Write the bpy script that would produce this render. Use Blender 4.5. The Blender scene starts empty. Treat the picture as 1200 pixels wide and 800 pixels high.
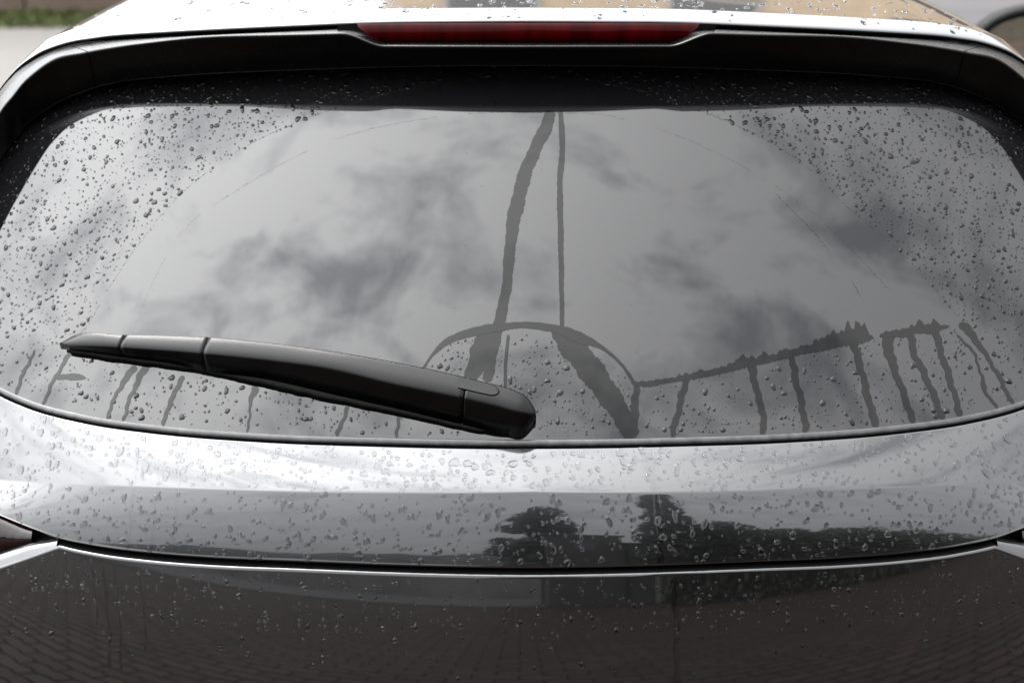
import bpy, math, random
import numpy as np
from mathutils import Vector, Matrix

random.seed(7); rng = np.random.default_rng(11)
sc = bpy.context.scene
C = sc.collection
R = math.radians
H = 1.62                       # eye height; the car's curves below are given relative to it
XC, YB = 0.015, 1.14           # the car's own origin on the ground

# ------------------------------------------------------------------ camera
cam_d = bpy.data.cameras.new('camera'); cam = bpy.data.objects.new('camera', cam_d); C.objects.link(cam)
cam.location = (0, 0, H); cam.rotation_euler = (R(70), 0, 0)
cam_d.sensor_width = 36; cam_d.lens = 36 * 1648 / 1200
cam_d.clip_start = 0.05; cam_d.clip_end = 2000
cam_d.dof.use_dof = True; cam_d.dof.focus_distance = 1.36; cam_d.dof.aperture_fstop = 5.6
sc.camera = cam

# ------------------------------------------------------------------ sky, sun, exposure
SUN_EL, SUN_AZ = 56, -34       # behind cloud, ahead of the car and to the left
w = bpy.data.worlds.new('World'); sc.world = w; w.use_nodes = True
nt = w.node_tree; nt.nodes.clear()
def N(tree, typ, **k):
    n = tree.nodes.new(typ)
    for a, b in k.items(): setattr(n, a, b)
    return n
def L(tree, a, b): tree.links.new(a, b)
def mth(tree, op, a, b=None, clamp=False):
    n = N(tree, 'ShaderNodeMath', operation=op); n.use_clamp = clamp
    for i, v in enumerate((a, b)):
        if v is None: continue
        if isinstance(v, (int, float)): n.inputs[i].default_value = v
        else: L(tree, v, n.inputs[i])
    return n.outputs[0]
out = N(nt, 'ShaderNodeOutputWorld'); bg = N(nt, 'ShaderNodeBackground')
sky = N(nt, 'ShaderNodeTexSky', sky_type='NISHITA'); sky.sun_disc = False
sky.sun_elevation = R(SUN_EL); sky.sun_rotation = R(SUN_AZ)
tc = N(nt, 'ShaderNodeTexCoord'); sep = N(nt, 'ShaderNodeSeparateXYZ'); L(nt, tc.outputs['Generated'], sep.inputs[0])
dx, dy, dz = sep.outputs
zc = mth(nt, 'MAXIMUM', dz, 0.0)
den = mth(nt, 'ADD', zc, 0.5)
comb = N(nt, 'ShaderNodeCombineXYZ')
L(nt, mth(nt, 'DIVIDE', dx, den), comb.inputs[0]); L(nt, mth(nt, 'MULTIPLY', mth(nt, 'DIVIDE', dy, den), 1.9), comb.inputs[1])
comb.inputs[2].default_value = 25.3
nz = N(nt, 'ShaderNodeTexNoise'); nz.inputs['Scale'].default_value = 6.0; nz.inputs['Detail'].default_value = 9
nz.inputs['Roughness'].default_value = 0.6; nz.inputs['Distortion'].default_value = 0.35
L(nt, comb.outputs[0], nz.inputs['Vector'])
cr = N(nt, 'ShaderNodeValToRGB')
cr.color_ramp.elements[0].position = 0.36; cr.color_ramp.elements[0].color = (0.45, 0.46, 0.475, 1)
cr.color_ramp.elements[1].position = 0.53; cr.color_ramp.elements[1].color = (1.0, 1.0, 1.0, 1)
L(nt, nz.outputs['Fac'], cr.inputs[0])
fz = N(nt, 'ShaderNodeMapRange'); fz.inputs['From Min'].default_value = .3; fz.inputs['From Max'].default_value = .8; fz.inputs['To Min'].default_value = .25; L(nt, zc, fz.inputs[0])
cmx = N(nt, 'ShaderNodeMix', data_type='RGBA'); cmx.inputs[6].default_value = (.9, .9, .91, 1); wsh = N(nt, 'ShaderNodeMapRange'); wsh.inputs['From Min'].default_value = -.30; wsh.inputs['From Max'].default_value = -.02; wsh.inputs['To Min'].default_value = 1; wsh.inputs['To Max'].default_value = .12; L(nt, dy, wsh.inputs[0])
L(nt, mth(nt, 'MULTIPLY', fz.outputs[0], wsh.outputs[0]), cmx.inputs[0]); L(nt, cr.outputs[0], cmx.inputs[7])
# overcast: zenith three times the horizon, brighter towards the veiled sun
lum = mth(nt, 'DIVIDE', mth(nt, 'ADD', mth(nt, 'MULTIPLY', zc, 2.0), 1.0), 3.0)
sv = (math.cos(R(SUN_EL)) * math.sin(R(SUN_AZ)), math.cos(R(SUN_EL)) * math.cos(R(SUN_AZ)), math.sin(R(SUN_EL)))
dot = N(nt, 'ShaderNodeVectorMath', operation='DOT_PRODUCT'); L(nt, tc.outputs['Generated'], dot.inputs[0])
dot.inputs[1].default_value = (-0.72, 0.2, 0.66)
glow = mth(nt, 'ADD', mth(nt, 'MULTIPLY', mth(nt, 'POWER', mth(nt, 'MAXIMUM', dot.outputs['Value'], 0.0), 2.4), 1.5), 0.43)
lum = mth(nt, 'MULTIPLY', lum, glow)
vm = N(nt, 'ShaderNodeVectorMath', operation='SCALE'); L(nt, cmx.outputs[2], vm.inputs[0]); L(nt, lum, vm.inputs['Scale'])
sk = N(nt, 'ShaderNodeVectorMath', operation='SCALE'); L(nt, sky.outputs[0], sk.inputs[0]); sk.inputs['Scale'].default_value = 0.1
mixw = N(nt, 'ShaderNodeMix', data_type='RGBA'); mixw.inputs[0].default_value = 0.96
L(nt, sk.outputs[0], mixw.inputs[6]); L(nt, vm.outputs[0], mixw.inputs[7])
L(nt, mixw.outputs[2], bg.inputs['Color']); bg.inputs['Strength'].default_value = 1.0
L(nt, bg.outputs[0], out.inputs[0])
sun_d = bpy.data.lights.new('sun', 'SUN'); sun_d.energy = 0.5; sun_d.angle = R(30); sun_d.color = (1, 0.96, 0.9)
sun = bpy.data.objects.new('sun', sun_d); C.objects.link(sun); sun.location = (-8, 3, 8)
sun.rotation_euler = Vector(sv).to_track_quat('Z', 'Y').to_euler()
vs = sc.view_settings; vs.view_transform = 'Standard'; vs.look = 'None'; vs.gamma = 1; vs.use_curve_mapping = False
vs.exposure = 3.35
sc.cycles.use_denoising = True
sc.cycles.max_bounces = 10; sc.cycles.transmission_bounces = 8; sc.cycles.glossy_bounces = 6; sc.cycles.diffuse_bounces = 3
sc.cycles.caustics_reflective = False; sc.cycles.caustics_refractive = False
sc.cycles.sample_clamp_indirect = 8

# ------------------------------------------------------------------ materials
def mat(name):
    m = bpy.data.materials.new(name); m.use_nodes = True
    return m, m.node_tree, m.node_tree.nodes['Principled BSDF']
def simple(name, col, rough=0.5, metal=0.0, ior=1.5, spec=0.5, **k):
    m, t, p = mat(name)
    p.inputs['Base Color'].default_value = (*col, 1); p.inputs['Roughness'].default_value = rough
    p.inputs['Metallic'].default_value = metal; p.inputs['IOR'].default_value = ior
    p.inputs['Specular IOR Level'].default_value = spec
    for a, b in k.items(): p.inputs[a.replace('_', ' ')].default_value = b
    return m
def noisy(m, scale, lo, hi, rlo=None, rhi=None, bump=0.0, detail=5, bscale=None, coord='Object'):
    t = m.node_tree; p = t.nodes['Principled BSDF']
    co = N(t, 'ShaderNodeTexCoord'); n = N(t, 'ShaderNodeTexNoise')
    n.inputs['Scale'].default_value = scale; n.inputs['Detail'].default_value = detail
    L(t, co.outputs[coord], n.inputs['Vector'])
    r = N(t, 'ShaderNodeValToRGB'); r.color_ramp.elements[0].position = 0.3; r.color_ramp.elements[1].position = 0.7
    r.color_ramp.elements[0].color = (*lo, 1); r.color_ramp.elements[1].color = (*hi, 1)
    L(t, n.outputs['Fac'], r.inputs[0]); L(t, r.outputs[0], p.inputs['Base Color'])
    if rlo is not None:
        mr = N(t, 'ShaderNodeMapRange'); mr.inputs['To Min'].default_value = rlo; mr.inputs['To Max'].default_value = rhi
        L(t, n.outputs['Fac'], mr.inputs[0]); L(t, mr.outputs[0], p.inputs['Roughness'])
    if bump:
        n2 = N(t, 'ShaderNodeTexNoise'); n2.inputs['Scale'].default_value = bscale or scale * 4; n2.inputs['Detail'].default_value = 4
        L(t, co.outputs[coord], n2.inputs['Vector'])
        b = N(t, 'ShaderNodeBump'); b.inputs['Strength'].default_value = bump; b.inputs['Distance'].default_value = 0.002
        L(t, n2.outputs['Fac'], b.inputs['Height']); L(t, b.outputs[0], p.inputs['Normal'])
    return m
# grey metallic car paint: rough flaky base under clear coat
PAINT, t, p = mat('grey_metallic_paint')
p.inputs['Base Color'].default_value = (0.028, 0.0284, 0.0297, 1); p.inputs['Metallic'].default_value = 0.9
p.inputs['Roughness'].default_value = 0.32; p.inputs['Coat Weight'].default_value = 1.0
p.inputs['Coat Roughness'].default_value = 0.012; p.inputs['Coat IOR'].default_value = 1.72
co = N(t, 'ShaderNodeTexCoord'); vo = N(t, 'ShaderNodeTexVoronoi'); vo.inputs['Scale'].default_value = 2600
L(t, co.outputs['Object'], vo.inputs['Vector'])
mr = N(t, 'ShaderNodeMapRange'); mr.inputs['To Min'].default_value = 0.12; mr.inputs['To Max'].default_value = 0.22
L(t, vo.outputs['Color'], mr.inputs[0]); L(t, mr.outputs[0], p.inputs['Roughness'])
n2 = N(t, 'ShaderNodeTexNoise'); n2.inputs['Scale'].default_value = 9; n2.inputs['Detail'].default_value = 2
L(t, co.outputs['Object'], n2.inputs['Vector'])
b = N(t, 'ShaderNodeBump'); b.inputs['Strength'].default_value = 0.012; b.inputs['Distance'].default_value = 0.002
L(t, n2.outputs['Fac'], b.inputs['Height']); L(t, b.outputs[0], p.inputs['Coat Normal'])
# privacy glass: so dark that only its polished face shows
GLASS = noisy(simple('tinted_glass', (0.004, 0.004, 0.0045), 0.0, ior=1.56), 3, (0.003, 0.003, 0.0035), (0.006, 0.006, 0.0065))
GREEN_GLASS = simple('mirror_glass', (0.7, 0.74, 0.66), 0.02, metal=1.0)
WET_GLASS = simple('water_on_dark_glass', (0.003, 0.003, 0.003), 0.0, ior=1.33)
WATER = simple('water', (.74, .74, .75), 0.0, ior=1.33, Transmission_Weight=1.0)  # grey tint stands in for the coat's weaker reflection under water
WATER_DARK = simple('water_dimmed_on_paint', (.56, .56, .57), 0.0, ior=1.33, Transmission_Weight=1.0)  # same water tinted darker, dimming drops over the dark mirrored parts
WATER_FILM = simple('water_film', (.8, .8, .81), 0.0, ior=1.33, Transmission_Weight=1.0)  # light tint darkens the runs in place of weaker wet reflection
BLACK = noisy(simple('black_trim_plastic', (0.002, 0.002, 0.002), 0.36, spec=.17), 60, (0.0003, 0.0003, 0.0003), (0.0006, 0.0006, 0.0006), 0.22, 0.32, bump=0.1, bscale=900)
WIPER = noisy(simple('wiper_plastic', (0.012, 0.012, 0.013), 0.3, spec=.23), 40, (0.0006, 0.0006, 0.0006), (0.0012, 0.0012, 0.0012), 0.15, 0.22, bump=0.12, bscale=1200)
RUBBER = noisy(simple('black_rubber', (0.006, 0.006, 0.006), 0.6, spec=0.12), 300, (0.0006, 0.0006, 0.0006), (0.0012, 0.0012, 0.0012), 0.3, 0.7, bump=0.4)
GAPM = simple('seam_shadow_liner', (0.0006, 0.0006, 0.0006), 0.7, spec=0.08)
MOULD = noisy(simple('window_edge_moulding', (0.05, 0.05, 0.052), 0.22), 120, (0.02, 0.02, 0.021), (0.045, 0.045, 0.046), 0.08, 0.2)
RED, t, p = mat('red_lens')
p.inputs['Base Color'].default_value = (0.20, 0.003, 0.004, 1); p.inputs['Roughness'].default_value = 0.15; p.inputs['IOR'].default_value = 1.3; p.inputs['Specular IOR Level'].default_value = 0.15
co = N(t, 'ShaderNodeTexCoord'); wv = N(t, 'ShaderNodeTexNoise'); wv.inputs['Scale'].default_value = 1.0; wv.inputs['Detail'].default_value = 2
mp = N(t, 'ShaderNodeMapping'); mp.inputs['Scale'].default_value = (75, 1, 8)
L(t, co.outputs['Object'], mp.inputs[0]); L(t, mp.outputs[0], wv.inputs['Vector'])
rr = N(t, 'ShaderNodeValToRGB'); rr.color_ramp.elements[0].position = .35; rr.color_ramp.elements[1].position = .68
rr.color_ramp.elements[0].color = (0.014, 0.0002, 0.0003, 1); rr.color_ramp.elements[1].color = (0.028, 0.0003, 0.0006, 1)
L(t, wv.outputs['Fac'], rr.inputs[0]); L(t, rr.outputs[0], p.inputs['Base Color'])
DARKRED = simple('dark_red_lens', (0.004, 0.0002, 0.0002), 0.03)
CONCRETE = noisy(simple('pale_concrete', (0.15, 0.14, 0.13), 0.8), 0.7, (0.037, 0.0335, 0.030), (0.049, 0.045, 0.0405), bump=0.3)
ASPHALT = noisy(simple('wet_asphalt', (0.05, 0.05, 0.055), 0.5, spec=.2), 1.3, (0.03, 0.03, 0.033), (0.05, 0.05, 0.053), bump=0.3)
PAVER, t, p = mat('brown_paver'); p.inputs['Specular IOR Level'].default_value = 0.12
noisy(PAVER, 5, (0.0165, 0.0118, 0.0088), (0.029, 0.0213, 0.0168), 0.5, 0.75, bump=0.5, bscale=120)
oi = N(t, 'ShaderNodeAttribute'); oi.attribute_name = 'tone'
mx = N(t, 'ShaderNodeMix', data_type='RGBA', blend_type='MULTIPLY'); mx.inputs[0].default_value = 1
L(t, p.inputs['Base Color'].links[0].from_socket, mx.inputs[6]); L(t, oi.outputs['Color'], mx.inputs[7]); L(t, mx.outputs[2], p.inputs['Base Color'])
GRASS = noisy(simple('grass', (0.05, 0.08, 0.02), 0.9, spec=0.2), 6, (0.03, 0.036, 0.011), (0.05, 0.062, 0.018))
EARTH = noisy(simple('brown_stone', (0.16, 0.12, 0.09), 0.9), 1.5, (0.06, 0.042, 0.03), (0.12, 0.09, 0.072), bump=0.4)
PLASTER = noisy(simple('ochre_plaster', (0.4, 0.3, 0.19), 0.85), 2, (0.38, 0.285, 0.19), (0.5, 0.385, 0.26))
PLASTER2 = noisy(simple('grey_plaster', (0.12, 0.12, 0.12), 0.85), 1, (0.02, 0.02, 0.02), (0.035, 0.035, 0.034))
ROOFT = noisy(simple('roof_tile', (0.06, 0.05, 0.05), 0.8), 4, (0.04, 0.035, 0.033), (0.08, 0.065, 0.06))
FRAMEW = simple('white_frame', (0.3, 0.3, 0.3), 0.5)
WINDOW = simple('house_glass', (0.05, 0.055, 0.065), 0.05)
BARK = noisy(simple('bark', (0.05, 0.04, 0.03), 0.9), 12, (0.03, 0.024, 0.018), (0.07, 0.055, 0.04), bump=0.6)
LEAF = noisy(simple('leaf', (0.03, 0.045, 0.018), 0.6, spec=0.3), 2, (0.014, 0.018, 0.011), (0.03, 0.036, 0.022))
LAMPB = simple('bulb_reflector', (0.25, 0.25, 0.25), 0.3, metal=1)

# ------------------------------------------------------------------ object helpers
def mesh_obj(name, verts, faces, m, parent=None, smooth=True, loc=None):
    me = bpy.data.meshes.new(name); me.from_pydata([tuple(map(float, v)) for v in verts], [], [tuple(map(int, f)) for f in faces]); me.validate(); me.update()
    if smooth: me.shade_smooth()
    o = bpy.data.objects.new(name, me); C.objects.link(o)
    if m: me.materials.append(m)
    if parent: o.parent = parent
    if loc is not None: o.location = loc
    return o
def tag(o, label=None, cat=None, group=None, kind=None):
    if label: o['label'] = label
    if cat: o['category'] = cat
    if group: o['group'] = group
    if kind: o['kind'] = kind
    return o
def empty(name, loc, parent=None):
    o = bpy.data.objects.new(name, None); C.objects.link(o); o.location = loc; o.empty_display_size = 0.1
    if parent: o.parent = parent
    return o
def grid_faces(nr, nc, closed=False, off=0):
    F = []
    for i in range(nr - 1):
        for j in range(nc - (0 if closed else 1)):
            k = (j + 1) % nc
            F.append((off + i * nc + j, off + i * nc + k, off + (i + 1) * nc + k, off + (i + 1) * nc + j))
    return F
def grid_obj(name, A, m, parent=None, flip=False, closed=False):
    A = np.asarray(A); nr, nc = A.shape[:2]
    F = grid_faces(nr, nc, closed)
    if flip: F = [f[::-1] for f in F]
    return mesh_obj(name, A.reshape(-1, 3), F, m, parent)
def box_data(x0, x1, y0, y1, z0, z1):
    v = [(x, y, z) for x in (x0, x1) for y in (y0, y1) for z in (z0, z1)]
    return v, [(0, 1, 3, 2), (4, 6, 7, 5), (0, 4, 5, 1), (2, 3, 7, 6), (0, 2, 6, 4), (1, 5, 7, 3)]
def box(name, b, m, parent=None):
    v, f = box_data(*b); return mesh_obj(name, v, f, m, parent, smooth=False)
def pch(xs, ys):                # monotone-ish cubic interpolation
    xs = np.array(xs, float); ys = np.array(ys, float); h = np.diff(xs); d = np.diff(ys) / h; mk = np.zeros_like(xs)
    mk[0], mk[-1] = d[0], d[-1]
    for i in range(1, len(xs) - 1):
        mk[i] = 0 if d[i - 1] * d[i] <= 0 else (h[i - 1] + h[i]) / (h[i - 1] / d[i - 1] + h[i] / d[i]) if False else (d[i-1]*h[i] + d[i]*h[i-1]) / (h[i-1] + h[i])
    def f(x):
        x = np.asarray(x, float); i = np.clip(np.searchsorted(xs, x) - 1, 0, len(xs) - 2)
        s = (x - xs[i]) / h[i]; s2, s3 = s * s, s * s * s
        return (2*s3-3*s2+1)*ys[i] + (s3-2*s2+s)*h[i]*mk[i] + (-2*s3+3*s2)*ys[i+1] + (s3-s2)*h[i]*mk[i+1]
    return f
def smooth01(a, b, x): s = np.clip((np.asarray(x, float) - a) / (b - a), 0, 1); return s * s * (3 - 2 * s)
def W(x, Y, z): return np.stack(np.broadcast_arrays(x, np.asarray(Y) - YB, np.asarray(z) + H), -1)   # car curves -> car local

# ------------------------------------------------------------------ the car's surfaces
ST, CTA = 0.7547, 0.6561       # window plane at 49 degrees
def GY(x, z):
    tau = np.clip((z + .557) / .34, -.2, 1.2)
    return 1.25 + (z + .557) / 1.15 + .25 * x * x + .1 * x ** 4 - .006 * 4 * tau * (1 - tau)
def glass(x, t, h=0.0):        # window coordinates: across, up the slope, off the surface
    x = np.asarray(x, float); t = np.asarray(t, float); z = -.557 + t * ST
    e = 1e-3
    P = W(x, GY(x, z), z)
    a = W(x + e, GY(x + e, z), z) - P; bb = W(x, GY(x, z + e), z + e) - P
    n = np.cross(a, bb); n /= np.linalg.norm(n, axis=-1, keepdims=True)
    return P + n * np.asarray(h)[..., None] if np.ndim(h) else P + n * h
gbot_t = pch([0, .135, .25, .314, .376, .442, .508, .543, .58, .62, .65], [0, 0, -.001, -.001, 0, .003, .012, .022, .04, .08, .14])
def gb(x): t_ = gbot_t(np.abs(x)); return t_
def plan(Y0, x, c=.25, d=.1): return Y0 + c * x * x + d * x ** 4
crease_z = pch([0, .246, .37, .48, .6, .75, .85], [-.588, -.5945, -.6005, -.609, -.622, -.645, -.67])
seam_z = pch([0, .13, .22, .305, .365, .427, .465, .486, .52, .56, .65, .75], [-.657, -.6565, -.657, -.6595, -.6605, -.6595, -.656, -.651, -.642, -.630, -.60, -.57])
def crease(x): return W(x, plan(1.2075, x), crease_z(np.abs(x)) * 1.0058)
def seam(x): return W(x, plan(1.182, x), seam_z(np.abs(x)) * 1.0048)
def ledge_top(x):
    P = glass(x, gb(x)); return P + np.array([0, -.0047, -.0062])
def lerp(a, b_, v): return a + (b_ - a) * v
def nrm(v): return v / np.linalg.norm(v, axis=-1, keepdims=True)
def surf_n(f, x, v, e=1e-4):
    a = f(x + e, v) - f(x - e, v); bb = f(x, v + e) - f(x, v - e)
    n = nrm(np.cross(a, bb)); s = np.where(n[..., 1:2] > 0, -1, 1); return n * s
def ledge(x, v):
    x = np.asarray(x, float); v = np.asarray(v, float)[..., None]
    a, c_ = ledge_top(x), crease(x)
    return lerp(a, c_, v) + np.array([0, -.45, .9]) * .0009 * 4 * v * (1 - v)
def face(x, v):
    x = np.asarray(x, float); v = np.asarray(v, float)[..., None]
    a, c_ = crease(x), seam(x)
    return lerp(a, c_, v) + np.array([0, -.94, .33]) * .0019 * 4 * v * (1 - v)
bprof = pch([0, .03, .1, .2, .32, .45], [0, -.0078, -.0235, -.041, -.05, -.035])
def bump_top_z(x):
    ax = np.abs(x)
    return np.where(ax < .462, seam_z(ax) - .0045, seam_z(np.minimum(ax, .462)) - .0045 - (ax - .462) * .45)
def bumper(x, v):              # v = metres down the face
    x = np.asarray(x, float); v = np.asarray(v, float)
    z = bump_top_z(x) * 1.0048 - v
    return W(x, plan(1.1768, x) + bprof(np.maximum(-.6615 * 1.0048 - z, -.004)), z)
def roof_gap(x):
    ax = np.abs(x); return ax
GAPX = [0, .165, .246, .346, .445, .482, .505, .53, .55, .575, .60, .63, .66, .72, .78, .82, .84, .83]

car = empty('grey_car', (XC, YB, 0))
tag(car, 'rain-wet grey hatchback seen close from behind, its rear wiper at rest', 'car')

# curve tables along the top opening, as (x, Y, z), right half; s runs over the points
def half(pts): return np.array(pts, float)
GAP = half([(0,1.53,-.194),(.08,1.531,-.1945),(.165,1.5355,-.196),(.246,1.542,-.2),(.346,1.554,-.206),(.445,1.570,-.2135),(.482,1.577,-.2185),(.505,1.581,-.2225),(.53,1.586,-.230),(.55,1.590,-.239),(.575,1.592,-.256),(.60,1.585,-.285),(.63,1.563,-.335),(.655,1.525,-.40)])
BEV = half([(0,1.455,-.1948),(.08,1.458,-.195),(.165,1.467,-.196),(.236,1.478,-.1985),(.333,1.497,-.203),(.404,1.511,-.212),(.445,1.520,-.2185),(.473,1.526,-.224),(.507,1.532,-.2315),(.538,1.530,-.252),(.554,1.523,-.270),(.568,1.512,-.288),(.597,1.478,-.34),(.625,1.435,-.41),(.652,1.40,-.485),(.667,1.392,-.555)])
LOW = half([(0,1.480,-.234),(.08,1.481,-.2345),(.146,1.484,-.236),(.242,1.494,-.2405),(.341,1.509,-.247),(.43,1.528,-.257),(.453,1.533,-.262),(.4725,1.5365,-.267),(.513,1.540,-.283),(.547,1.536,-.305),(.562,1.529,-.323),(.577,1.518,-.343),(.602,1.485,-.392),(.632,1.437,-.462),(.655,1.405,-.52),(.666,1.392,-.563)])
SGAP = np.vstack([GAP, half([(.668, 1.475, -.48), (.669, 1.396, -.552)])])
def resample(P, s):
    k = np.arange(len(P)); return np.stack([pch(k, P[:, i])(s) for i in range(3)], -1)
def both(P, s):                # s from -13 to 13
    q = resample(P, np.abs(s)); q[:, 0] *= np.sign(s); return q
SEAMS = 6.85                   # where the spoiler's end pieces begin
def spoiler_rows(s):
    g, b_, l = both(SGAP, s), both(BEV, s), both(LOW, s)
    ax = np.abs(b_[:, 0]); k = 1 - smooth01(.148, .192, ax)         # pocket of the brake lamp
    g2 = g + np.array([0, -.007, -.004]); b2 = b_.copy()
    b2[:, 2] -= .0145 * k; b2[:, 1] += .008 * k - .006 * smooth01(.12, .3, ax)
    g2[:, 2] = g2[:, 2] * (1 - k) + (b2[:, 2] + .0003) * k; g2[:, 1] = g2[:, 1] * (1 - k) + (b2[:, 1] + .024) * k
    d = nrm(g2 - b2); e = nrm(l - b2)
    rows = [g2 + np.array([0, .012, -.012]), g2 + np.array([0, .003, -.004]), g2, lerp(g2, b2, .4), b2 + d * .006, b2 + d * .0035 - e * -.0002, b2 + d * .0014 + e * .0008, b2 + e * .0024, b2 + e * .005, lerp(b2, l, .5) , l - e * .003, l + np.array([0, .0006, .0012])]
    und = glass(l[:, 0], (l[:, 2] + .557) / ST + .012, .002)
    rows.append(np.stack([und[:, 0], und[:, 1] + YB, und[:, 2] - H], -1))
    return [W(r[:, 0], r[:, 1], r[:, 2]) for r in rows]
sp = empty('spoiler', (0, 0, 0), car)
for s_ in (-1, 1): grid_obj('joint_backing', [r_ + np.array([0, .0012, -.0008]) for r_ in spoiler_rows(s_ * SEAMS + np.linspace(-.12, .12, 9))], GAPM, sp, flip=True)  # dark strips added behind the seams to stop light glinting through
grid_obj('spoiler_blade', spoiler_rows(np.linspace(-SEAMS + .02, SEAMS - .02, 240)), BLACK, sp, flip=True)
grid_obj('spoiler_end', spoiler_rows(np.linspace(SEAMS + .03, 15, 90)), BLACK, sp, flip=True)
grid_obj('spoiler_end', spoiler_rows(np.linspace(-15, -SEAMS - .03, 90)), BLACK, sp, flip=True)

# roof: trailing edge strip, then the skin running forward and down the sides
RG = np.vstack([GAP, half([(.69,1.47,-.48),(.74,1.42,-.58),(.80,1.40,-.72),(.84,1.38,-.95),(.83,1.38,-1.30)])])
sr = np.concatenate([np.linspace(-18, -13, 14)[:-1], np.linspace(-13, 13, 150), np.linspace(13, 18, 14)[1:]])
q = both(RG, sr)
fl = np.clip((np.abs(q[:, 0]) - .545) / .08, 0, 1)       # 1 on the flanks
rows = []
for dY, dzr in ((.02, -.012), (.004, -.004), (.0008, -.0012), (0, .0008), (.0012, .0022), (.003, .003), (.012, .0055), (.024, .0085), (.033, .0103), (.036, .0107), (.040, .0109), (.06, .0115), (.1, .0125), (.2, .015), (.4, .019), (.8, .02), (1.4, .01), (2.2, -.03)):
    r = q.copy(); r[:, 1] += dY; r[:, 2] += dzr * (1 - fl)
    r[:, 1] += fl * 0
    rows.append(W(r[:, 0], r[:, 1], r[:, 2]))
grid_obj('roof', rows, PAINT, car)
rows = []
for dY, dzr in ((.014, -.022), (.014, -.008)):
    r = both(GAP, np.linspace(-13, 13, 120)); rows.append(W(r[:, 0], r[:, 1] + dY, r[:, 2] + dzr))
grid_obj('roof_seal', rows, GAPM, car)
# high brake lamp
lamp = empty('brake_light', (0, 0, 0), car)
def lens_row(zz, inset, dy):
    xs = np.linspace(-.178 + inset, .182 - inset, 60); return W(xs, plan(1.486 + dy, xs, .33), np.full(60, zz) - .06 * xs * xs)
grid_obj('lens', [lens_row(-.1895, 0, .004), lens_row(-.1925, .002, 0), lens_row(-.1995, .010, -.001), lens_row(-.2065, .022, 0), lens_row(-.2095, .028, .004)], RED, lamp, flip=True)
grid_obj('lamp_housing', [W(xs := np.linspace(-.2, .2, 40), plan(1.499, xs, .33), np.full(40, z_)) for z_ in (-.1945, -.225)], GAPM, lamp, flip=True)
# rear window
xs = np.linspace(-.655, .655, 180); rows = []
for v in np.linspace(0, 1, 60):
    t0 = gb(xs); t1 = np.interp(np.abs(xs), [0, .45, .52, .58, .62, .655], [.458, .435, .40, .33, .27, .2])
    rows.append(glass(xs, t0 + (t1 - t0) * v))
win = grid_obj('rear_window', rows, GLASS, car)
rows = []
for dt, h in ((.0008, -.001), (.0006, .0003), (0, .0006), (-.0022, .0008), (-.0045, .0004), (-.0054, -.0003), (-.0058, -.0014), (-.0058, -.006)):
    rows.append(glass(xs, gb(xs) + dt, h))
grid_obj('window_moulding', rows, MOULD, win, flip=True)
rows = [glass(xs, gb(xs) - .002, -.008), glass(xs, gb(xs) - .02, -.010)]
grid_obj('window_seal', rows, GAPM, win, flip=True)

# tailgate: ledge, sharp crease, lower face, folded hem
xs = np.linspace(-.74, .74, 260); rows = []
lt = ledge_top(xs)
rows += [lt + np.array([0, .006, -.012]), lt + np.array([0, .0015, -.003]), lt + np.array([0, .0003, -.0008])]
for v in (0.012, .03, .1, .2, .32, .45, .58, .7, .82, .9, .94): rows.append(ledge(xs, np.full_like(xs, v)))
C0 = crease(xs); a1 = ledge(xs, np.full_like(xs, .97)); c1 = face(xs, np.full_like(xs, .022))
rows += [a1, lerp(a1, C0, .45), lerp(lerp(a1, C0, .8), lerp(C0, c1, .2), .5), lerp(C0, c1, .55), c1]
for v in (.05, .09, .18, .3, .42, .55, .68, .8, .89, .93): rows.append(face(xs, np.full_like(xs, v)))
S0 = seam(xs)
rows += [face(xs, np.full_like(xs, .965)), S0 + np.array([0, .0002, .0012]), S0 + np.array([0, .0012, 0]), S0 + np.array([0, .004, -.0003]), S0 + np.array([0, .03, .001])]
grid_obj('tailgate_panel', rows, PAINT, car, flip=True)

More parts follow.
